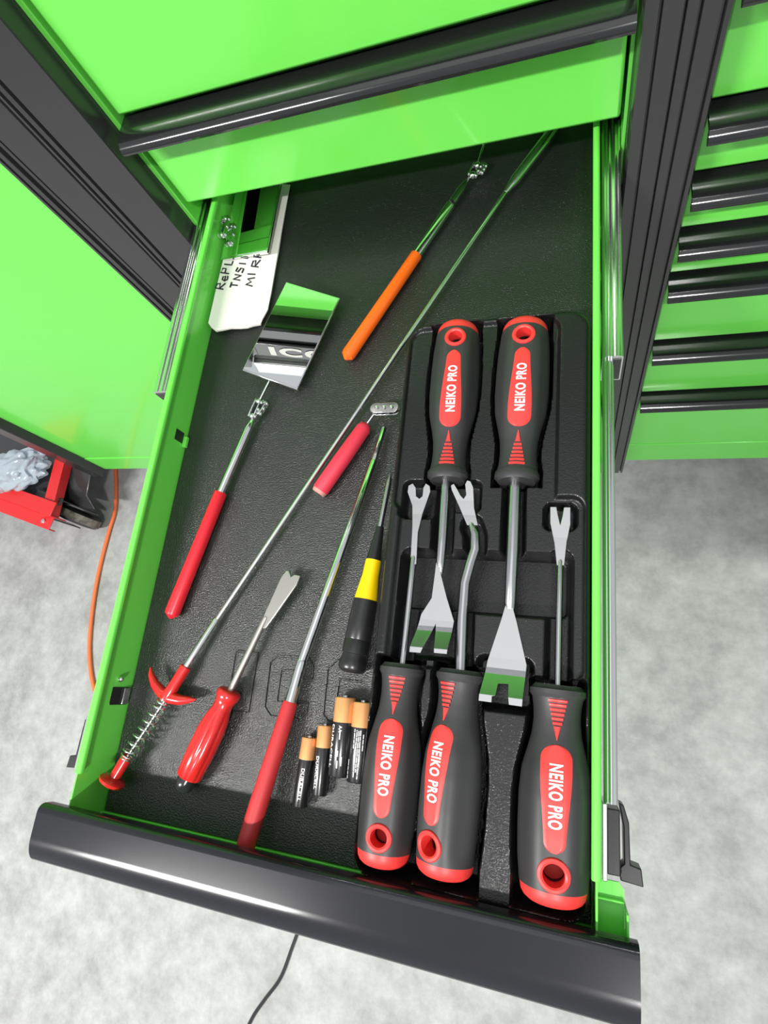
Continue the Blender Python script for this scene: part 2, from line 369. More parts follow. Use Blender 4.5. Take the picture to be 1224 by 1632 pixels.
# ------------------------------------------------------------------ liner with embossed letters
mb = MB(); mb.box(XI0 + 0.0012, XI1 - 0.0010, -0.1206, YB - 0.011, -0.0029, 0.0)
liner = tag(obj('drawer_liner', mb, LINER, bevel=0.0004), 'black textured rubber liner covering the bottom of the open drawer', 'drawer liner')
WL[liner.name] = Vector((0, 0, 0))
def ridge(strokes):
    mb = MB()
    for st in strokes:
        pts = [U(x, y, 0.0002) for x, y in st]
        mb.tube(pts, 0.00085, 6)
    return obj('embossed_letter', mb, LINER, liner)
q = lambda l: [(380 + x / 5.1, 1000 + y / 5.1) for x, y in l]
ridge([q([(-20, 188), (160, 205), (80, 690), (-100, 670), (-20, 188)])])
ridge([q([(600, 415), (612, 320), (575, 250), (320, 230), (258, 280), (213, 645), (260, 720), (490, 748), (556, 690), (565, 610), (500, 600), (480, 618), (312, 602), (350, 342), (515, 362), (505, 405), (600, 415)])])
ridge([q([(1085, 300), (800, 268), (726, 335), (688, 710), (735, 770), (1010, 800)]), q([(1000, 440), (822, 420), (785, 650), (960, 670)])])

# ------------------------------------------------------------------ tool tray (vacuum formed, pockets follow the tools)
ZTR = 0.0295
TX0, TX1, TY0, TY1 = -0.1218, 0.0113, -0.1172, 0.2605
def seg_frame(b, c):
    d = (c - b); L = d.length; d = d / L
    return d, L
HPROF = [(0.0, 0.40), (0.006, 0.62), (0.018, 0.78), (0.040, 0.875), (0.075, 0.915), (0.095, 0.925), (0.2, 0.975), (0.32, 1.0), (0.47, 1.0), (0.58, 0.95), (0.68, 0.82), (0.76, 0.715), (0.83, 0.68), (0.89, 0.70), (0.935, 0.75)]
def hrad(t):
    if t <= 0: return HPROF[0][1]
    for (a, ra), (b, rb) in zip(HPROF, HPROF[1:]):
        if t <= b:
            k = (t - a) / (b - a); return ra + (rb - ra) * k
    return 0.76
# handle: butt pixel, collar pixel, axis height, radius, roll, blade pixels
z7 = lambda l: [(560 + x / 2.72, 880 + y / 2.72) for x, y in l]
z6 = lambda l: [(560 + x / 3.06, 480 + y / 3.06) for x, y in l]
ZB_ = 0.0255
TOOLS = [
 dict(butt=(731, 521), col=(713, 768), R=0.0172, roll=-6, label='trim tool with its handle up, at top left in the tray, with V-notched blade',
      shaft=[(711, 760), (705, 860), (702, 897)], sr=[0.0033, 0.0033, 0.0030],
      blade=z7([(370, 44), (362, 110), (350, 200), (305, 270), (268, 410), (265, 436), (312, 440), (368, 310), (370, 440), (424, 445), (446, 300), (415, 200), (392, 110), (380, 44)])),
 dict(butt=(837.5, 517), col=(823, 770), R=0.0178, roll=-3, label='trim tool with its handle up, at top right in the tray, with broad square-notched blade',
      shaft=[(821, 762), (817, 880), (813, 962)], sr=[0.0041, 0.0041, 0.0038],
      blade=z7([(677, 205), (652, 290), (592, 470), (564, 620), (562, 643), (616, 650), (618, 624), (632, 622), (640, 570), (685, 572), (687, 628), (690, 660), (745, 668), (760, 490), (716, 300), (690, 205)])),
 dict(butt=(608.8, 1379), col=(642, 1058), R=0.0172, roll=3, label='trim tool with its handle down on the left, slim straight shaft with U fork',
      shaft=[(641, 1066), (652, 960), (659, 890)], sr=[0.0024, 0.0023, 0.0021],
      blade=z6([(290, 1285), (300, 1100), (300, 1000), (278, 935), (283, 905), (303, 895), (317, 915), (318, 955), (334, 968), (350, 955), (355, 915), (367, 895), (385, 907), (388, 932), (348, 1040), (326, 1130), (318, 1285)])),
 dict(butt=(706.8, 1397), col=(735, 1068), R=0.0182, roll=-24, label='trim tool with its handle down in the middle, bent shaft with angled fork',
      shaft=[(734, 1074), (737, 985), (741, 930), (749, 900), (757, 876), (757, 852), (752, 838)], sr=[0.0036, 0.0036, 0.0035, 0.0034, 0.0034, 0.0030, 0.0022],
      blade=z6([(566, 1095), (530, 1010), (492, 925), (489, 905), (503, 897), (520, 925), (533, 950), (549, 968), (562, 950), (558, 900), (568, 881), (584, 886), (597, 915), (600, 1010), (618, 1095)])),
 dict(butt=(880.5, 1438), col=(889, 1092), R=0.0192, roll=2, label='trim tool with its handle down at bottom right, thin V-notched shaft',
      shaft=[(889, 1098), (891, 980), (893, 895)], sr=[0.0019, 0.0019, 0.0018],
      blade=z6([(970, 1008), (1000, 1008), (1008, 1050), (1019, 1095), (1030, 1052), (1037, 1010), (1068, 1010), (1068, 1090), (1050, 1180), (1038, 1290), (1002, 1290), (990, 1180), (970, 1085)])),
]
for T in TOOLS:
    T['z'] = T['R'] + 0.0055
    T['B'] = U(*T['butt'], T['z']); T['C'] = U(*T['col'], T['z'])
    d, L = seg_frame(T['B'], T['C']); T['d'] = d; T['L'] = L; T['n'] = Vector((d.y, -d.x, 0))
    T['bl'] = [U(x, y, ZB_) for x, y in T['blade']]; T['sh'] = [U(x, y, T['z'] if i == 0 else T['z'] + (ZB_ - T['z']) * i / (len(T['shaft']) - 1)) for i, (x, y) in enumerate(T['shaft'])]
BENDS = [[(0.0215, 0.08), (0.0175, 0.25), (0.0145, 0.50), (0.0034, -0.05)], [(0.0260, 0.08), (0.0200, 0.25), (0.0165, 0.60), (0.0040, -0.05)], [(0.022, 0.03), (0.012, 0.06)], [(0.024, 0.04), (0.014, 0.10)], [(0.020, 0.04), (0.012, 0.05)]]
for T, b_ in zip(TOOLS, BENDS):
    T['bend'] = b_; T['smax'] = max((p - T['C']).dot(T['d']) for p in T['bl'])
def sm(x): x = max(0.0, min(1.0, x)); return x * x * (3 - 2 * x)
def segd(p, a, b):
    ax, ay, bx_, by = a.x, a.y, b.x, b.y; dx, dy = bx_ - ax, by - ay
    t = ((p[0] - ax) * dx + (p[1] - ay) * dy) / (dx * dx + dy * dy + 1e-12); t = max(0, min(1, t))
    return math.hypot(p[0] - ax - dx * t, p[1] - ay - dy * t)
def rrect(x, y, x0, x1, y0, y1, r):   # signed distance, negative inside
    cx, cy = (x0 + x1) / 2, (y0 + y1) / 2; qx = abs(x - cx) - (x1 - x0) / 2 + r; qy = abs(y - cy) - (y1 - y0) / 2 + r
    return min(max(qx, qy), 0) + math.hypot(max(qx, 0), max(qy, 0)) - r
ua = U(655, 525, ZTR); ub = U(886, 790, ZTR); uc = U(640, 790, ZTR); ud = U(930, 1090, ZTR); ue = U(640, 872, ZTR); uf = U(908, 985, ZTR)
def pocket_depth(x, y):
    dep = 0.0
    dd = min(rrect(x, y, ua.x, ub.x, ub.y - 0.01, ua.y, 0.01), rrect(x, y, uc.x, ud.x, ud.y, uc.y, 0.008))
    dep = max(dep, 0.0040 * sm(-dd / 0.003 + 0.5))
    dd = rrect(x, y, ue.x, uf.x, uf.y, ue.y, 0.006)
    dep = max(dep, 0.022 * sm(-dd / 0.005 + 0.5))
    for T in TOOLS:
        rx, ry = x - T['B'].x, y - T['B'].y; s = rx * T['d'].x + ry * T['d'].y; l = abs(rx * T['n'].x + ry * T['n'].y)
        L = T['L']
        if -0.02 < s < L + 0.01 and l < 0.03:
            t = max(0.08, min(1, s / L)); w_ = T['R'] * hrad(t) * 1.0 + 0.0022
            e = max(l - w_, -(s + 0.0035), s - (L + 0.003))
            dep = max(dep, 0.0265 * sm(-e / 0.0045 + 0.5))
        for a, b in zip(T['sh'], T['sh'][1:]):
            e = segd((x, y), a, b) - 0.0075
            if e < 0.01: dep = max(dep, 0.015 * sm(-e / 0.005 + 0.5))
        bx0, bx1, by0, by1 = T['bb']
        e = rrect(x, y, bx0 - 0.004, bx1 + 0.004, by0 - 0.003, by1 + 0.003, 0.005)
        if e < 0.01: dep = max(dep, 0.014 * sm(-e / 0.005 + 0.5))
    return dep
for T in TOOLS:
    ys = [p.y for p in T['bl']]; tipy = T['bl'][len(T['bl']) // 2].y; far = sorted(T['bl'], key=lambda p: abs(p.y - tipy))[:max(8, len(T['bl']) - 4)]
    T['bb'] = (min(p.x for p in far), max(p.x for p in far), min(p.y for p in far), max(p.y for p in far))
NX, NY = 190, 540
mb = MB(); grid = []
for j in range(NY + 1):
    row = []
    for i in range(NX + 1):
        x = TX0 + (TX1 - TX0) * i / NX; y = TY0 + (TY1 - TY0) * j / NY
        # pull the corners into a rounded rectangle
        rc = 0.016; cx = min(max(x, TX0 + rc), TX1 - rc); cy = min(max(y, TY0 + rc), TY1 - rc)
        dx, dy = x - cx, y - cy
        if dx and dy:
            m_ = max(abs(dx), abs(dy)); l_ = math.hypot(dx, dy); x = cx + dx * m_ / l_; y = cy + dy * m_ / l_
        dist = max(0.0, -rrect(x, y, TX0, TX1, TY0, TY1, rc)); z = ZTR
        if dist < 0.006: z -= 0.006 - math.sqrt(max(0, 0.006 ** 2 - (0.006 - dist) ** 2))
        z = max(0.003, z - pocket_depth(x, y) * sm((dist - 0.0015) / 0.003))
        row.append((x, y, z))
    grid.append(row)
mb.add([p for r in grid for p in r], [(j * (NX + 1) + i, j * (NX + 1) + i + 1, (j + 1) * (NX + 1) + i + 1, (j + 1) * (NX + 1) + i) for j in range(NY) for i in range(NX)])
bd_ = [(i, 0) for i in range(NX)] + [(NX, j) for j in range(NY)] + [(i, NY) for i in range(NX, 0, -1)] + [(0, j) for j in range(NY, 0, -1)]
r0 = [j * (NX + 1) + i for i, j in bd_]; nb = len(mb.v)
mb.v += [Vector((mb.v[k].x + (0.002 if mb.v[k].x < -0.05 else 0), mb.v[k].y, 0.0004)) for k in r0]
for k in range(len(r0)): mb.f.append((r0[k], nb + k, nb + (k + 1) % len(r0), r0[(k + 1) % len(r0)]))
tray = tag(obj('tool_tray', mb, TRAYM, smooth=60), 'black moulded plastic tray holding five red and black trim tools', 'tool tray')

# ------------------------------------------------------------------ trim tools
def handle_surface(T):
    def rad(s, th):           # th measured from the top of the handle
        t = s / T['L']; f = sm((t - 0.05) / 0.12) * sm((0.72 - t) / 0.12)
        return T['R'] * hrad(t) * (1 - 0.035 * f * math.cos(6 * th))
    return rad
def trim_tool(T):
    root = thing('trim_removal_tool', T['B'], T['label'], 'trim tool', 'trim removal tools in the black tray')
    d, L, B = T['d'], T['L'], T['B']; ro = math.radians(T['roll'])
    nx = T['n'] * math.cos(ro) + Vector((0, 0, -1)) * math.sin(ro) * 1
    up_ = nx.cross(d)
    rad = handle_surface(T)
    P = lambda s, th, e=0.0: B + d * s + (nx * math.sin(th) + up_ * math.cos(th)) * (rad(s, th) + e)
    def onsurf(s, x, e):
        th = 0.0
        for _ in range(5): th = math.asin(max(-0.95, min(0.95, x / rad(s, th))))
        return P(s, th, e)
    N = 48
    # red butt cap
    ss = [0.0, 0.004, 0.012, 0.025, 0.042, 0.060, 0.078]
    mb = MB(); mb.rings([[P(t * L, 2 * math.pi * k / N) for k in range(N)] for t in ss]); cap_end = ss[-1]
    obj('end_cap', mb, TOOLRED, root)
    ts = [cap_end + 0.0005 + (0.94 - cap_end) * k / 44 for k in range(45)]
    mb = MB(); mb.rings([[P(t * L, 2 * math.pi * k / N, 0.0002 if t < 0.1 else 0) for k in range(N)] for t in ts])
    g = obj('grip', mb, RUBBER, root)
    # hanging hole
    hs = 0.155 * L; hr = 0.0052 * T['R'] / 0.0172
    cut = MB(); c0 = B + d * hs; cut.lathe(c0 - up_ * 0.04, c0 + up_ * 0.04, [(0, hr + 0.0006), (0.08, hr + 0.0006)], 28)
    me = bpy.data.meshes.new('c'); me.from_pydata([tuple(v - B) for v in cut.v], [], cut.f)
    bm = bmesh.new(); bm.from_mesh(me); bmesh.ops.recalc_face_normals(bm, faces=bm.faces); bm.to_mesh(me); bm.free()
    cobj = bpy.data.objects.new('c', me); C.objects.link(cobj); cobj.location = B
    bo = g.modifiers.new('b', 'BOOLEAN'); bo.object = cobj; bo.operation = 'DIFFERENCE'; bo.solver = 'EXACT'
    dg = bpy.context.evaluated_depsgraph_get(); dg.update()
    nm = bpy.data.meshes.new_from_object(g.evaluated_get(dg)); g.modifiers.clear(); g.data = nm; nm.name = 'grip'
    bpy.data.objects.remove(cobj)
    nm.polygons.foreach_set('use_smooth', [True] * len(nm.polygons)); nm.set_sharp_from_angle(angle=math.radians(35))
    mb = MB(); prof = [(hr - 0.0003, -0.010), (hr - 0.0003, 0.0006), (hr + 0.0006, 0.0013), (hr + 0.0020, 0.0010), (hr + 0.0026, 0.0002), (hr + 0.0026, -0.0006)]
    rings_ = []
    for r_, e in prof:
        ring = []
        for k in range(32):
            a = 2 * math.pi * k / 32; s_ = hs + r_ * math.sin(a); x_ = r_ * math.cos(a)
            ring.append(onsurf(s_, x_, e) if e > -0.005 else onsurf(s_, x_, 0) - up_ * 0.010)
        rings_.append(ring)
    mb.rings(rings_, False, False); obj('hole_ring', mb, TOOLRED, root)
    mb = MB(); mb.lathe(c0 - up_ * T['R'] * 0.8, c0 + up_ * 0.02, [(0, hr + 0.0004), (T['R'] * 0.8, hr + 0.0004)], 24)
    obj('hole_sleeve', mb, TOOLRED, root)
    # red label panel
    s0, s1 = 0.245 * L, 0.715 * L
    def half(t):     # t 0 at the butt side, 1 at the collar side
        wv = 0.0050 + 0.0026 * sm(t * 1.3)
        e0 = math.sqrt(max(0, 1 - max(0, (0.10 - t) / 0.10) ** 2)); e1 = math.sqrt(max(0, 1 - max(0, (t - 0.86) / 0.14) ** 2))
        return wv * e0 * e1 * T['R'] / 0.0175
    mb = MB(); M, K = 36, 8; vs = []
    for i in range(M + 1):
        t = (1 - math.cos(math.pi * i / M)) / 2; hw = max(half(t), 0.0002); s_ = s0 + (s1 - s0) * t
        for k in range(K + 1):
            x = -hw + 2 * hw * k / K; vs.append(onsurf(s_, x, 0.0005 if 0 < k < K and 0 < i < M else 0.0))
    mb.add(vs, [(i * (K + 1) + k, i * (K + 1) + k + 1, (i + 1) * (K + 1) + k + 1, (i + 1) * (K + 1) + k) for i in range(M) for k in range(K)])
    lab = obj('label_panel', mb, TOOLRED, root, smooth=60)
    tv, tf = text2d('NEIKO PRO', 0.0098 * T['R'] / 0.0175, 0.00032, space=1.12)
    xs = [v[0] for v in tv]; wd = max(xs) - min(xs); kx = 0.60 * (s1 - s0) / wd; sm_ = s0 + (s1 - s0) * 0.52
    mb = MB(); mb.add([onsurf(sm_ - x * kx, y * 0.86, 0.0008) for x, y in tv], tf)
    obj('lettering', mb, WHITE, lab, smooth=0)
    # red ribs and arrow near the neck
    sa, sb, sc_ = 0.735 * L, 0.80 * L, 0.93 * L
    def patch(mb, sA, wA, sB, wB, e):
        vs = []
        for i in range(3):
            t = i / 2; s_ = sA + (sB - sA) * t; w_ = wA + (wB - wA) * t
            for k in range(7): vs.append(onsurf(s_, -w_ + 2 * w_ * k / 6, e if 0 < k < 6 else 0.0001))
        mb.add(vs, [(i * 7 + k, i * 7 + k + 1, (i + 1) * 7 + k + 1, (i + 1) * 7 + k) for i in range(2) for k in range(6)])
    mb = MB(); patch(mb, sa, 0.0002, sb, 0.0020, 0.0007); obj('arrow_mark', mb, TOOLRED, root)
    for k in range(6):
        t = k / 6; s_ = sb + (sc_ - sb) * (t + 0.05); w_ = 0.0024 + 0.0030 * t
        mb = MB(); vs = []
        for i, (ds, e) in enumerate(((0, 0.0), (0.0004, 0.0007), (0.0014, 0.0007), (0.0018, 0.0))):
            for q_ in range(7): vs.append(onsurf(s_ + ds, -w_ + 2 * w_ * q_ / 6, e + 0.0001))
        mb.add(vs, [(i * 7 + q_, i * 7 + q_ + 1, (i + 1) * 7 + q_ + 1, (i + 1) * 7 + q_) for i in range(3) for q_ in range(6)])
        obj('rib', mb, TOOLRED, root)
    # collar
    mb = MB(); r_ = T['R']
    mb.lathe(B + d * (0.935 * L), B + d * L, [(0, r_ * 0.76), (0.02 * L, r_ * 0.84), (0.042 * L, r_ * 0.84), (0.05 * L, r_ * 0.76), (0.065 * L, r_ * 0.70)], 16)
    obj('collar', mb, RUBBER, root, smooth=30)
    # shaft and blade
    e_ = (T['sh'][-1] - T['sh'][-2]).normalized()
    mb = MB(); mb.tube(T['sh'] + [T['sh'][-1] + e_ * 0.005 - Vector((0, 0, T['sr'][-1] * 0.8)), T['sh'][-1] + e_ * 0.010 - Vector((0, 0, 0.0028))], T['sr'] + [T['sr'][-1] * 0.7, 0.0008], 14); obj('shaft', mb, STEEL, root, smooth=50)
    mb = MB(); mb.prism([p - Vector((0, 0, 0.0013)) for p in T['bl']], (0, 0, 0.0026)); bl = obj('blade', mb, STEEL, root, smooth=0)
    dz = (T['bl'][len(T['bl']) // 2] - T['bl'][0]); dz.z = 0
    far = max((p - T['C']).length for p in T['bl']); ax_ = d.copy(); sh_ = B + d * L
    bm = bmesh.new(); bm.from_mesh(bl.data); cuts = T['bend']
    bmesh.ops.triangulate(bm, faces=bm.faces, ngon_method='EAR_CLIP')
    for s_, _ in cuts:
        bmesh.ops.bisect_plane(bm, geom=list(bm.verts) + list(bm.edges) + list(bm.faces), plane_co=(sh_ + d * (T['smax'] - s_) - B), plane_no=d)
    bmesh.ops.triangulate(bm, faces=bm.faces)
    for v in bm.verts:
        s_ = T['smax'] - ((v.co + B - sh_).dot(d)); z_ = 0.0
        for (sa_, g1), (sb_, _) in zip(cuts, cuts[1:] + [(0.0, 0)]):
            if s_ < sa_: z_ += g1 * (sa_ - max(s_, sb_))
        v.co.z += z_
    bm.to_mesh(bl.data); bm.free(); bv = bl.modifiers.new('bevel', 'BEVEL'); bv.width = 0.00045; bv.segments = 1; bv.limit_method = 'ANGLE'; bv.angle_limit = math.radians(55)
for T in TOOLS: trim_tool(T)

# ------------------------------------------------------------------ inspection mirrors
def plate(pts, n, th):
    mb = MB(); mb.prism(pts, -n * th); return mb
def swivel(root, a, b, width, zoff=0.0):      # two link plates joined by balls and rivets
    d = (b - a); L = d.length; d.normalize(); s_, u_ = frame(d)
    for sg in (-1, 1):
        mb = MB(); c = (a + b) / 2 + s_ * sg * width
        mb.obox(c, (d, s_, u_), L / 2, 0.0006, 0.0026); obj('link_plate', mb, CHROME, root, bevel=0.0005)
        for t in (0.12, 0.5, 0.88):
            p = a + d * L * t + s_ * sg * (width + 0.0004)
            mb = MB(); mb.lathe(p, p + s_ * sg, [(0, 0.0019), (0.0008, 0.0017), (0.0014, 0.0009), (0.0016, 0.0002)], 10); obj('rivet', mb, CHROME, root)
    for t in (0.10, 0.90):
        mb = MB(); mb.ball(a + d * L * t, width * 1.05, 12, 8); obj('ball', mb, CHROME, root)
def grip(root, a, b, r0, r1, m, name='grip', tip=True):     # a: closed butt end
    L = (b - a).length; pr = ([(0, 0.0008), (0.0008, r0 * 0.35), (0.002, r0 * 0.55), (0.0035, r0 * 0.9), (0.006, r0)] if tip else [(0, r0 * 0.9), (0.001, r0)]) + [(L * 0.5, (r0 + r1) / 2), (L - 0.0006, r1), (L, r1 * 0.94)]
    mb = MB(); mb.lathe(a, b, pr, 24); return obj(name, mb, m, root)
# red handled one
zr = 0.0062
root = thing('inspection_mirror', U(270, 987, 0), 'red-handled inspection mirror lying free on the liner, mirror face clear', 'inspection mirror')
a, b = U(271, 986, zr), U(352, 785, zr)
grip(root, a, b, 0.0060, 0.0054, RED)
c = U(403, 668, 0.0065); mb = MB(); L = (c - b).length
mb.lathe(b - (c - b).normalized() * 0.004, c, [(0, 0.0034), (L * 0.92, 0.0034), (L * 0.95, 0.0030), (L + 0.002, 0.0024), (L + 0.004, 0.0012)], 18); obj('telescopic_shaft', mb, CHROME, root)
swivel(root, U(401, 666, 0.0075), U(414, 637, 0.0085), 0.0026)
swivel(root, U(411, 661, 0.006), U(424, 640, 0.006), 0.0018)
mp = U(465, 535, 0.0155); mn = Vector((0.19, -0.10, 1)).normalized()
arm = [U(413, 640, 0.009), U(430, 606, 0.010)]
mb = MB(); mb.tube([arm[0], arm[1]], 0.0011, 8); obj('arm', mb, CHROME, root)
MQ = [(456, 449), (542, 475), (473, 621), (386, 590)]
pts = [onplane(x, y, mp, mn) for x, y in MQ]
cen = sum(pts, Vector()) / 4
mb = plate(pts, mn, 0.0026); obj('mirror_backing', mb, CHROME, root, bevel=0.0005)
mb = plate([cen + (p - cen) * 0.965 + mn * 0.0004 for p in pts], mn, 0.0003); obj('mirror_glass', mb, MIRROR, root, smooth=0)
# orange handled one
root = thing('inspection_mirror', U(551, 573, 0), 'orange-handled inspection mirror reaching back under the drawer above', 'inspection mirror')
a, b = U(550, 573, zr), U(664, 406, zr)
grip(root, a, b, 0.0060, 0.0052, ORANGE)
c = U(720, 323, 0.0065); c2 = U(748, 283, 0.0065); L = (c - b).length; L2 = (c2 - b).length; dr = (c2 - b).normalized()
mb = MB(); mb.lathe(b - dr * 0.003, c2, [(0, 0.0042), (L, 0.0042)], 18); obj('outer_tube', mb, CHROME, root)
mb = MB(); mb.lathe(b + dr * L, c2, [(0, 0.0036), ((L2 - L) * 0.55, 0.0036), ((L2 - L) * 0.9, 0.0016), (L2 - L, 0.0012)], 18); obj('telescopic_shaft', mb, STEEL, root)
swivel(root, U(752, 281, 0.008), U(762, 262, 0.009), 0.003)
swivel(root, U(764, 276, 0.006), U(772, 262, 0.007), 0.002)
p1 = U(768, 240, 0.009); p2 = p1 + (p1 - U(760, 266, 0.009)).normalized() * 0.012
mb = MB(); mb.tube([U(760, 266, 0.009), p1, p2], 0.0010, 8); obj('arm', mb, CHROME, root)
mb = MB(); mb.obox(p2 + Vector((0.004, 0.012, 0.002)), (Vector((1, 0, 0)), Vector((0, 1, 0)), Vector((0, 0, 1))), 0.018, 0.012, 0.0013); obj('mirror_backing', mb, CHROME, root, bevel=0.0005)
# loose mirror on the note
root = thing('inspection_mirror', U(400, 370, 0.008), 'chrome-edged rectangular mirror head lying on top of the handwritten note', 'inspection mirror')
n2 = Vector((-0.04, -0.03, 1)).normalized(); p2 = U(400, 380, 0.0135)
Q = [onplane(351.5, 414, p2, n2), onplane(426, 402, p2, n2)]
ex = Q[1] - Q[0]; e2 = (onplane(446, 299, p2, n2) - Q[1]).normalized() * 0.082
pts = [Q[0], Q[1], Q[1] + e2, Q[0] + e2]; cen = sum(pts, Vector()) / 4
obj('mirror_backing', plate(pts, n2, 0.0026), CHROME, root, bevel=0.0004)
obj('mirror_glass', plate([cen + (p - cen) * 0.95 + n2 * 0.0004 for p in pts], n2, 0.0003), MIRROR, root, smooth=0)
swivel(root, U(353, 378, 0.0185), U(361, 346, 0.0185), 0.0032)
# short red one with its riveted plate
root = thing('inspection_mirror', U(512, 780, 0), 'short red foam grip with an oval riveted chrome swivel plate', 'inspection mirror')
a, b = U(510, 782, 0.0068), U(585, 675, 0.0068)
mb = MB(); L = (b - a).length; mb.lathe(a, b, [(0, 0.0060), (0.001, 0.0066), (L * 0.5, 0.0066), (L - 0.005, 0.0060), (L - 0.002, 0.0046), (L, 0.0020)], 24); obj('grip', mb, PINK, root)
mb = MB(); mb.lathe(a - (b - a).normalized() * 0.0025, b, [(0, 0.0055), (0.0030, 0.0062)], 20); obj('end_plug', mb, mat('faded_plug', (0.55, 0.25, 0.22), 0.6), root)
mb = MB(); mb.tube([b - (b - a).normalized() * 0.004, U(596, 660, 0.009)], 0.0011, 8); obj('arm', mb, CHROME, root)
pa, pb = U(599, 651, 0.013), U(627, 650, 0.013); dd = (pb - pa).normalized(); ss_ = Vector((-dd.y, dd.x, 0.0)); r_ = 0.0044
for k, dz in ((0, 0.0), (1, -0.004)):
    pl = [pb + dd * r_ * math.cos(t) + ss_ * r_ * math.sin(t) for t in [(-math.pi / 2 + math.pi * i / 10) for i in range(11)]] + [pa - dd * r_ * math.cos(t) + ss_ * r_ * math.sin(t) for t in [(math.pi / 2 - math.pi * i / 10) for i in range(11)]]
    mb = MB(); mb.prism([p + Vector((0, 0, dz)) for p in pl], (0, 0, 0.0012)); obj('swivel_plate', mb, CHROME, root, bevel=0.0003)
for t in (0.08, 0.5, 0.92):
    p = pa.lerp(pb, t) + Vector((0, 0, 0.0012)); mb = MB(); mb.lathe(p - Vector((0, 0, 0.009)), p + Vector((0, 0, 1)), [(0, 0.0016), (0.009, 0.0018), (0.0098, 0.0012), (0.0100, 0.0002)], 12); obj('rivet', mb, CHROME, root)

# ------------------------------------------------------------------ spring claw pick-up tool
root = thing('claw_pickup_tool', U(180, 1245, 0), 'long chrome claw pick-up rod with red finger hook, spring and knob', 'pick-up tool')
zz = 0.0075
tip = U(880, 209, 0.0075); t1 = U(818, 287, 0.0070); t2 = U(805, 307, 0.0066); s0 = U(345, 988, 0.0060); s1 = U(297, 1062, 0.0085); h1 = U(265, 1113, 0.0105); sp = U(199, 1212, 0.0130); kn = U(179, 1245, 0.0145)
mb = MB(); dr = (tip - t1).normalized(); L = (tip - t2).length; l1 = (t1 - t2).length
mb.lathe(t2, tip, [(0, 0.0020), (l1 * 0.5, 0.0030), (l1, 0.0044), (L, 0.0046), (L + 0.012, 0.0046), (L + 0.013, 0.003)], 18); obj('claw_sheath', mb, ZINC, root)
mb = MB(); mb.tube([t2, s0], 0.0019, 12); obj('flexible_rod', mb, ZINC, root)
mb = MB(); L = (s1 - s0).length; mb.lathe(s0 - (s1 - s0).normalized() * 0.001, s1, [(0, 0.0021), (0.001, 0.0026), (L + 0.002, 0.0028)], 16); obj('sleeve', mb, ZINC, root)
dr = (h1 - s1).normalized(); L = (h1 - s1).length
mb = MB(); mb.lathe(s1, h1, [(0, 0.0038), (0.0005, 0.0043), (L * 0.6, 0.0043), (L, 0.0052), (L + 0.0015, 0.0046)], 20); hk = obj('finger_hook', mb, REDD, root)
HK = lambda l: [U(150 + x / 4.533, 980 + y / 4.533, 0.0100) for x, y in l]
cl = [(408, 378), (412, 430), (440, 500), (490, 560), (550, 598), (620, 615), (690, 614), (735, 612)]
mb = MB(); pts = HK(cl); rr = [0.0006, 0.0022, 0.0034, 0.0043, 0.0046, 0.0038, 0.0024, 0.0006]
fine = []; fr = []
for i in range(len(pts) - 1):
    for k in range(4): fine.append(pts[i].lerp(pts[i + 1], k / 4)); fr.append(rr[i] + (rr[i + 1] - rr[i]) * k / 4)
fine.append(pts[-1]); fr.append(rr[-1])
mb.tube(fine, fr, 12); obj('hook_wings', mb, REDD, root, smooth=60)
d = (sp - h1); L = d.length; d.normalize(); a_, b_ = frame(d); pts = []; turns = 8.5; n = 240
for i in range(n + 1):
    t = i / n; e = sm(min(t, 1 - t) / 0.12)
    # closed coils at both ends
    ang = 2 * math.pi * (turns * t + 1.2 * (1 - e) * (1 if t > 0.5 else -1)); q_ = 0.0036 + 0.0018 * e
    pts.append(h1 + d * (L * t) + (a_ * math.cos(ang) + b_ * math.sin(ang)) * q_)
mb = MB(); mb.tube(pts, 0.00072, 8); obj('spring', mb, CHROME, root, smooth=60)
mb = MB(); mb.tube([h1, sp], 0.0014, 10); obj('plunger_rod', mb, STEEL, root)
dk = (kn - sp).normalized(); L = (kn - sp).length
mb = MB(); mb.lathe(sp - dk * 0.003, kn, [(0, 0.0036), (0.0005, 0.0041), (L, 0.0040), (L + 0.0012, 0.0088), (L + 0.0026, 0.0100), (L + 0.0048, 0.0092), (L + 0.0064, 0.0056), (L + 0.0068, 0.0008)], 28); obj('knob', mb, REDD, root)

# ------------------------------------------------------------------ red fluted pry screwdriver
root = thing('clip_lifter', U(300, 1240, 0), 'small clip lifter with glossy red fluted handle and notched steel tip', 'clip lifter')
zc = 0.0100
e = U(301, 1238, zc); cap = U(293, 1252, zc); nk = U(366, 1103, zc); L = (nk - e).length
shp = lambda q_, t: 1 + 0.055 * (abs(math.cos(4 * q_)) ** 0.6 * 2 - 1) * sm((t - 0.0) / 0.002) * sm((L * 0.80 - t) / 0.008)
mb = MB(); mb.lathe(e, nk, [(0, 0.0084), (0.001, 0.0090), (L * 0.3, 0.0097), (L * 0.55, 0.0096), (L * 0.70, 0.0085), (L * 0.80, 0.0070), (L * 0.87, 0.0068), (L * 0.91, 0.0076), (L * 0.94, 0.0086), (L * 0.99, 0.0088), (L * 1.02, 0.0078), (L * 1.03, 0.005)], 64, shp); obj('handle', mb, REDD, root, smooth=50)
mb = MB(); dr = (cap - e).normalized(); mb.lathe(e - dr * 0.001, cap, [(0, 0.0066), (0.004, 0.0070), (0.0085, 0.0068), (0.0102, 0.0054), (0.0110, 0.001)], 24); obj('end_cap', mb, CAP, root)
sh0 = nk; sh1 = U(418, 996, 0.0085)
mb = MB(); mb.tube([sh0, sh1, U(424, 984, 0.0084)], [0.0026, 0.0025, 0.0023], 16); obj('shaft', mb, DULL, root)
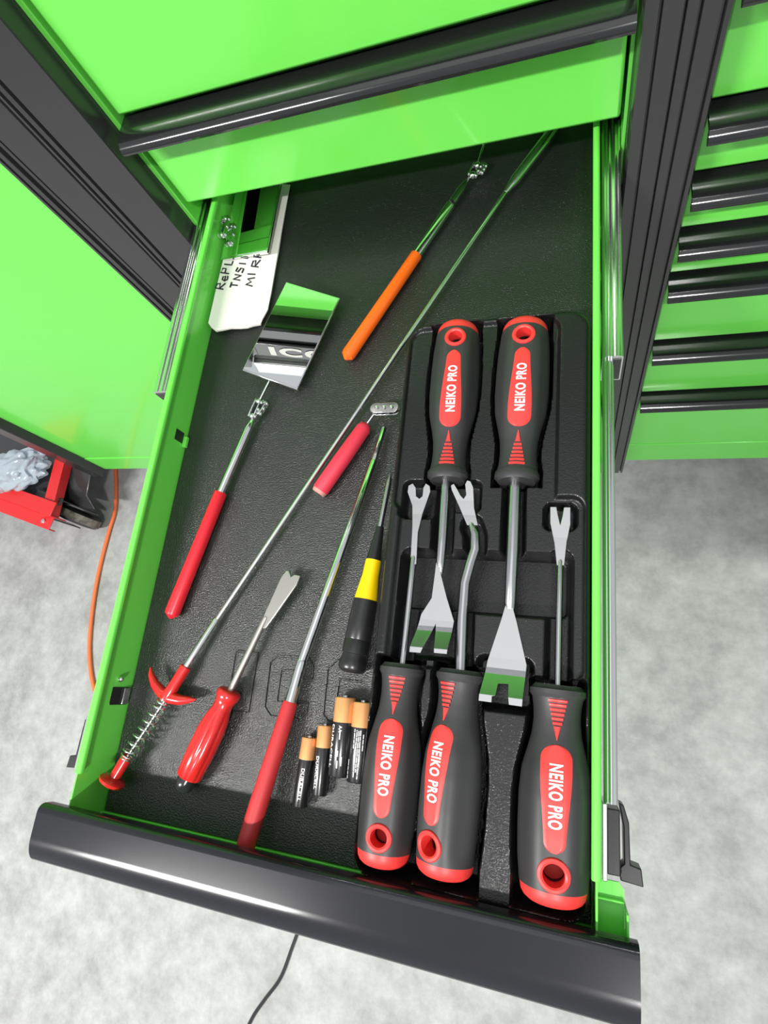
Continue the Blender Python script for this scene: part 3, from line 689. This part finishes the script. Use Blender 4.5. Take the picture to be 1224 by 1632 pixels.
z5 = lambda l: [U(230 + x / 3.708, 560 + y / 3.708, 0.0075) for x, y in l]
mb = MB(); mb.prism(z5([(676, 1640), (740, 1500), (785, 1400), (812, 1340), (845, 1296), (862, 1300), (873, 1335), (893, 1320), (928, 1328), (905, 1385), (838, 1480), (775, 1570), (724, 1640)]), (0, 0, 0.0020)); obj('blade', mb, DULL, root, bevel=0.0006)

# ------------------------------------------------------------------ telescoping pole with red grip
root = thing('telescopic_magnet', U(390, 1350, 0), 'telescopic chrome pick-up pole with long dark red grip, butt against drawer front', 'pick-up tool')
a = U(391, 1350, 0.0175); b = U(463, 1119, 0.0080); L = (b - a).length
mb = MB(); mb.lathe(a, b, [(0, 0.0052), (0.001, 0.0062), (L * 0.3, 0.0064), (L * 0.97, 0.0054), (L, 0.0050)], 26); obj('grip', mb, REDM, root)
c1 = U(482, 1052, 0.0070); c2 = U(596, 735, 0.0065); c3 = U(612, 682, 0.0060)
d = (b - a).normalized()
mb = MB(); l = (c1 - b).length; mb.lathe(b - (c1 - b).normalized() * 0.003, c1, [(0, 0.0040), (l + 0.002, 0.0040), (l + 0.003, 0.0036)], 20); obj('outer_tube', mb, CHROME, root)
mb = MB(); l = (c2 - c1).length; mb.lathe(c1, c2, [(0, 0.0035), (l, 0.0031), (l + 0.0006, 0.0026)], 20); obj('middle_tube', mb, CHROME, root)
mb = MB(); l = (c3 - c2).length; mb.lathe(c2, c3, [(0, 0.0023), (l, 0.0022), (l + 0.0005, 0.0018)], 16); obj('inner_tube', mb, CHROME, root)

# ------------------------------------------------------------------ black and yellow screwdriver beside the tray
root = thing('screwdriver', U(561, 1070, 0), 'black screwdriver with a yellow band tucked against the tray', 'screwdriver')
zc = 0.0100; a = U(560, 1072, zc); b = U(622, 758, zc); d = (b - a).normalized(); L = (b - a).length
at = lambda y: (U(560 + 62 * (1072 - y) / 314, y, zc) - a).length
s1_, s2_, s3_ = at(956), at(893), at(840)
mb = MB(); mb.lathe(a, b, [(0, 0.0060), (0.001, 0.0084), (0.003, 0.0098), (0.0075, 0.0098), (0.010, 0.0088), (0.0125, 0.0088), (0.0130, 0.0094), (0.022, 0.0094), (0.0224, 0.0091), (0.0230, 0.0094), (s1_ * 0.7, 0.0092), (s1_, 0.0084)], 28); obj('handle', mb, CAP if False else LEVER, root)
mb = MB(); l = s2_ - s1_; mb.lathe(a + d * s1_, b, [(0, 0.0083), (l * 0.25, 0.0074), (l * 0.6, 0.0060), (l, 0.0056)], 28); obj('yellow_band', mb, YELLOW, root)
mb = MB(); l = s3_ - s2_; mb.lathe(a + d * s2_, b, [(0, 0.0054), (l * 0.5, 0.0040), (l, 0.0028)], 24); obj('neck', mb, LEVER, root)
mb = MB(); mb.lathe(a + d * s3_, b, [(0, 0.0021), (L - s3_ - 0.006, 0.0021), (L - s3_, 0.0012)], 14); obj('shaft', mb, STEEL, root)

# ------------------------------------------------------------------ batteries
def battery(top, bot, r, label, rollt, kind, marks=None):
    p1 = U(*top, r + 0.0002); p0 = U(*bot, r + 0.0002); d = (p1 - p0).normalized(); L = (p1 - p0).length
    root = thing('battery', p0, label, 'battery', 'loose batteries on the liner')
    a_ = Vector((d.y, -d.x, 0)); u_ = Vector((0, 0, 1))
    mb = MB(); mb.lathe(p0, p1, [(0, r * 0.55), (0.0003, r * 0.93), (0.001, r), (L * 0.68, r)], 28); body = obj('wrapper', mb, BATT, root)
    mb = MB(); mb.lathe(p0 + d * L * 0.68, p1, [(0, r), (L * 0.32 - 0.001, r), (L * 0.32 - 0.0002, r * 0.92), (L * 0.32, r * 0.5)], 28); obj('copper_top', mb, COPPER, root)
    mb = MB(); mb.lathe(p1 - d * 0.0002, p1 + d, [(0, r * 0.38), (0.0013, r * 0.36), (0.0016, r * 0.2)], 16); obj('terminal', mb, STEEL, root)
    def wrap(s_, arc, e=0.00012):
        th = arc / r; return p0 + d * s_ + (a_ * math.sin(th) + u_ * math.cos(th)) * (r + e)
    def put(body_, size, sc, arc0, length, name='lettering', bold=None):
        tv, tf = text2d(body_, size, size * 0.022 if bold is None else bold, space=1.08); xs = [v[0] for v in tv]; k = length / (max(xs) - min(xs))
        mb = MB(); mb.add([wrap(sc - x * k, arc0 + y) for x, y in tv], tf); obj(name, mb, WHITE, body, smooth=0)
    if kind == 'back':
        for i, (arc, l0, l1) in enumerate(((-0.0022, 0.42, 0.66), (-0.0005, 0.08, 0.65), (0.0008, 0.14, 0.64), (0.0020, 0.06, 0.65), (0.0040, 0.40, 0.60), (-0.0056, 0.05, 0.28))):
            mb = MB(); s_ = L * l0
            while s_ < L * l1:
                e_ = min(s_ + random.uniform(0.0018, 0.0045), L * l1)
                q_ = [(s_, arc - 0.00032), (e_, arc - 0.00032), (e_, arc + 0.00032), (s_, arc + 0.00032)]
                mb.add([wrap(*v) for v in q_], [(0, 1, 2, 3)]); s_ = e_ + 0.0005
            obj('fine_print', mb, WHITE, body, smooth=0)
    else:
        put('DURACELL', r * 0.50 if kind == 'AA' else r * 0.56, L * (0.38 if kind == 'AA' else 0.33), rollt * r, L * 0.53 if kind == 'AA' else L * 0.46)
        if kind == 'AA':
            put('AA', 0.0030, L * 0.60, rollt * r + 0.0062, 0.0042)
            for s_, l_, arc in ((0.47, 0.10, 0.0062), (0.26, 0.07, 0.0058), (0.12, 0.09, 0.0060), (0.15, 0.11, 0.0086)):
                mb = MB(); aa = rollt * r + arc; q_ = [(L * s_, aa - 0.0004), (L * (s_ + l_), aa - 0.0004), (L * (s_ + l_), aa + 0.0004), (L * s_, aa + 0.0004)]
                mb.add([wrap(*v) for v in q_], [(0, 1, 2, 3)]); obj('fine_print', mb, WHITE, body, smooth=0)
battery((551.6, 1111), (540, 1238), 0.00725, 'thick battery, left of the two thick ones, brand lettering on its side', -0.75, 'AA')
battery((580.5, 1119), (569, 1247), 0.00725, 'thick battery against the tray with fine print upward', 0.0, 'back')
battery((493.7, 1175), (477.5, 1286), 0.00525, 'thin battery, leftmost and nearest to the drawer front', 0.18, 'AAA')
battery((519, 1156), (508.5, 1268), 0.00525, 'thin battery between the leftmost thin one and the thick ones', -0.25, 'AAA')

# ------------------------------------------------------------------ folded handwritten note
def NP(px, py, k): return U(px, py, k)
edge = [(330, 513, 0.010), (334, 519, 0.009), (342, 526, 0.008), (352, 524, 0.008), (366, 521, 0.007), (380, 521, 0.006), (392, 520, 0.005), (402, 517, 0.005), (413, 515, 0.004), (416, 507, 0.004), (424, 492, 0.004), (430, 464, 0.004), (441, 401, 0.004), (452, 335, 0.004), (460, 294, 0.004), (382, 288, 0.010), (367, 352, 0.010), (352, 418, 0.010), (341, 464, 0.010)]
poly = [U(*e_) for e_ in edge]; poly = [Vector((max(p.x, XI0 + 0.0006), p.y, p.z)) for p in poly]
mb = MB()
for k in range(4):
    mb2 = [p + Vector((0.0006 * k + random.uniform(-0.0004, 0.0004), 0.0003 * k * (-1) ** k, 0.0009 * k - 0.0034)) for p in poly]
    mb2 = [Vector((p.x if p.x > XI0 + 0.0004 else XI0 + 0.0004, p.y, max(p.z, 0.0003))) for p in mb2]
    mb.prism(mb2, (0, 0, 0.0007))
note = tag(obj('paper_note', mb, PAPER, smooth=0), 'folded white paper note with black handwriting beside the left wall', 'note')
WL[note.name] = Vector((0, 0, 0))
npz = lambda x: 0.0102 - 0.006 * max(0, min(1, (x + 0.331) / 0.034))
GL = {'R': [[(0, 0), (0.05, 1), (0.42, 0.95), (0.45, 0.62), (0.05, 0.5), (0.5, 0)]], 'e': [[(0.05, 0.3), (0.42, 0.36), (0.38, 0.62), (0.14, 0.62), (0.03, 0.3), (0.16, 0.02), (0.45, 0.1)]],
      'P': [[(0, 0), (0.04, 1), (0.42, 0.94), (0.40, 0.55), (0.06, 0.48)]], 'a': [[(0.42, 0.6), (0.12, 0.62), (0.02, 0.25), (0.2, 0.02), (0.42, 0.55), (0.46, 0.02)]], 'l': [[(0.1, 1), (0.08, 0.04), (0.4, 0.05)]],
      'I': [[(0.2, 0), (0.22, 1)], [(0.0, 1.0), (0.45, 1.02)]], 'N': [[(0, 0), (0.05, 1), (0.42, 0.05), (0.48, 1)]], 'S': [[(0.45, 0.9), (0.12, 1), (0.06, 0.66), (0.42, 0.42), (0.36, 0.02), (0.0, 0.06)]],
      'i': [[(0.15, 0), (0.17, 1)]], 'E': [[(0.45, 1), (0.04, 0.96), (0.0, 0), (0.46, 0.05)], [(0.02, 0.5), (0.4, 0.55)]], 'M': [[(0, 0), (0.1, 1), (0.28, 0.35), (0.48, 1), (0.58, 0)]]}
def write(body, p0, p1, hgt):
    A, B_ = U(*p0, 0.008), U(*p1, 0.008); d = (B_ - A); k = d.length / len(body); d.normalize(); n = Vector((-d.y, d.x, 0)); P0, nn = note_plane
    mb = MB()
    for i, ch in enumerate(body):
        jit = random.uniform(-0.0006, 0.0006); sc = random.uniform(0.9, 1.08)
        for st in GL[ch]:
            pts = []
            for x, y in st:
                p = A + d * (k * (i + 0.05 + x * 1.5)) + n * (hgt * sc * y + jit); pts.append(Vector((p.x, p.y, P0.z - ((p.x - P0.x) * nn.x + (p.y - P0.y) * nn.y) / nn.z + 0.00035)))
            mb.tube(pts, 0.00072, 6)
    obj('handwriting', mb, INK, note, smooth=0)
tp = [U(352, 418, 0.010), U(341, 464, 0.010), U(430, 464, 0.004)]
nn = (tp[1] - tp[0]).cross(tp[2] - tp[0]).normalized()
if nn.z < 0: nn = -nn
note_plane = (tp[0], nn)
write('RePla', (357, 463), (379, 401), 0.0085)
write('INSiE', (377, 459), (397, 400), 0.0078)
write('MiRR', (400, 455), (418, 394), 0.0080)

# ------------------------------------------------------------------ red cart, bag and cords on the floor
ZC = -0.60; Zv_ = Vector((0, 0, 1))
K = U(80, 823, ZC)
cart = thing('floor_cart', Vector((K.x - 0.15, K.y + 0.15, ZF)), 'low red angle-iron cart on a swivel caster left of the cabinet', 'cart')
def angle(p0, p1, s_dir, w_, h_, t_=0.003):
    mb = MB(); d = (p1 - p0); s_ = Vector(s_dir); prof = [(0, 0), (w_, 0), (w_, -t_), (t_, -t_), (t_, -h_), (0, -h_)]
    mb.prism([p0 + s_ * a + Vector((0, 0, b)) for a, b in prof], d); return mb
KA = (U(101, 742, ZC) - K).normalized(); KB = (U(0, 794, ZC) - K).normalized()
obj('frame_bar', angle(K, K + KA * 0.40, -Vector((KA.y, -KA.x, 0)), 0.034, 0.025), CART, cart, bevel=0.001)
obj('frame_bar', angle(K + Zv_ * 0.006 - KB * 0.006, K + KB * 0.60 + Zv_ * 0.006, Vector((KB.y, -KB.x, 0)), 0.036, 0.048), CART, cart, bevel=0.001)
obj('frame_bar', angle(K + Vector((-0.004, -0.032, -0.008)), K + KB * 0.60 + Vector((-0.004, -0.032, -0.008)), Vector((KB.y, -KB.x, 0)), 0.032, 0.020), CART, cart, bevel=0.001)
obj('frame_bar', angle(K + KA * 0.40, K + KA * 0.40 + KB * 0.60, -Vector((KB.y, -KB.x, 0)), 0.030, 0.025), CART, cart, bevel=0.001)
mb = MB(); mb.box(K.x - 0.60, K.x - 0.031, K.y + 0.036, K.y + 0.37, ZC - 0.035, ZC - 0.026); obj('cart_bed', mb, BLACKP, cart)
p = K + KB * 0.022 + Vector((-0.004, -0.016, -0.008)); mb = MB(); mb.lathe(p, p + Vector((0, 0, 1)), [(0, 0.006), (0.004, 0.006), (0.006, 0.003), (0.0065, 0.0005)], 6); obj('bolt', mb, CHROME, cart)
wc = U(124, 823, -0.706); ax = U(87, 808, -0.706); ax = (U(164, 846, -0.706) - ax); ax.z = 0; ax.normalize(); axl = Vector((-ax.y, ax.x, 0))
mb = MB(); Zv = Vector((0, 0, 1))
for sg, poly_ in ((1, [(-0.060, 0.098), (0.030, 0.098), (0.034, 0.050), (0.064, 0.012), (0.060, -0.004), (0.012, -0.016), (-0.014, -0.014)]), (-1, [(-0.030, 0.085), (0.022, 0.085), (0.014, -0.014), (-0.014, -0.014)])):
    o_ = wc + axl * (0.024 * sg)
    mb.prism([o_ + ax * a + Zv * b for a, b in poly_], axl * 0.003 * sg)
mb.prism([U(98, 738, -0.628), U(145, 757, -0.628), U(139, 790, -0.655), U(152, 812, -0.672), U(122, 806, -0.668), U(90, 802, -0.662)], (0.001, 0.0, 0.003))
mb.obox(wc + ax * -0.014 + Zv * 0.090, (ax, axl, Zv), 0.045, 0.030, 0.004)
cs = obj('caster', mb, BLACKP, cart, bevel=0.001)
mb = MB(); mb.lathe(wc - axl * 0.018, wc + axl, [(0, 0.012), (0.001, 0.040), (0.003, 0.052), (0.008, 0.0575), (0.028, 0.0575), (0.033, 0.052), (0.035, 0.040), (0.036, 0.012)], 36); obj('wheel', mb, TYRE, cs)
mb = MB(); mb.lathe(wc - axl * 0.010, wc + axl, [(0, 0.0580), (0.0005, 0.0588), (0.0195, 0.0588), (0.020, 0.0580)], 36); obj('wheel_tread', mb, TREAD, cs)
for x, y in ((-0.55, 0.05), (-0.55, 0.35), (-0.06, 0.35)):
    c = Vector((K.x + x, K.y + y, ZF + 0.0588)); mb = MB(); mb.box(c.x - 0.03, c.x + 0.03, c.y - 0.03, c.y + 0.03, ZC - 0.046, ZC - 0.0355)
    mb.box(c.x - 0.022, c.x + 0.022, c.y - 0.026, c.y - 0.023, c.z - 0.01, ZC - 0.046); mb.box(c.x - 0.022, c.x + 0.022, c.y + 0.023, c.y + 0.026, c.z - 0.01, ZC - 0.046)
    k = obj('caster', mb, BLACKP, cart); mb = MB(); mb.lathe(c - Vector((0, 0.018, 0)), c + Vector((0, 1, 0)), [(0, 0.04), (0.004, 0.0588), (0.032, 0.0588), (0.036, 0.04)], 24); obj('wheel', mb, TYRE, k)
# crumpled bag
bc = U(24, 750, ZC + 0.02)
mb = MB(); bm = bmesh.new(); bmesh.ops.create_icosphere(bm, subdivisions=5, radius=1)
for v in bm.verts:
    q_ = v.co.copy(); rr_ = 1 + 0.35 * noise.noise(q_ * 1.5 + Vector((3, 1, 0))) + 0.40 * abs(noise.noise(q_ * 2.6)) + 0.12 * abs(noise.noise(q_ * 6))
    v.co = Vector((q_.x * 0.088 * rr_, q_.y * 0.040 * rr_, max(-0.034, q_.z * 0.040 * rr_)))
bm.verts.index_update(); ca, sa_ = math.cos(0.30), math.sin(0.30)
mb.add([(bc.x + v.co.x * ca - v.co.y * sa_, bc.y + v.co.x * sa_ + v.co.y * ca, bc.z + v.co.z) for v in bm.verts], [tuple(v.index for v in f.verts) for f in bm.faces]); bm.free()
tag(obj('plastic_bag', mb, BAG, smooth=50), 'crumpled pale blue clear plastic bag on the red cart', 'bag')
def spline(px, z, n=8):
    P = [U(x, y, z) for x, y in px]; out = []
    for i in range(len(P) - 1):
        a, b, c, d = P[max(i - 1, 0)], P[i], P[i + 1], P[min(i + 2, len(P) - 1)]
        for k in range(n):
            t = k / n; out.append(0.5 * ((2 * b) + (c - a) * t + (2 * a - 5 * b + 4 * c - d) * t * t + (3 * b - a - 3 * c + d) * t ** 3))
    out.append(P[-1]); return out
mb = MB(); mb.tube(spline([(186, 690), (184, 735), (185, 780), (183, 815), (173, 850), (159, 905), (149, 960), (143, 1020), (144, 1062), (150, 1095), (165, 1130)], ZF + 0.0052), 0.0050, 10)
tag(obj('extension_cord', mb, CORD), 'orange extension cord running along the concrete beside the drawer', 'cord')
mb = MB(); mb.tube(spline([(480, 1470), (466, 1508), (447, 1558), (421, 1594), (402, 1622), (385, 1660)], ZF + 0.0032), 0.0030, 8)
tag(obj('black_cable', mb, BCORD), 'thin black cable on the concrete in front of the drawer', 'cable')
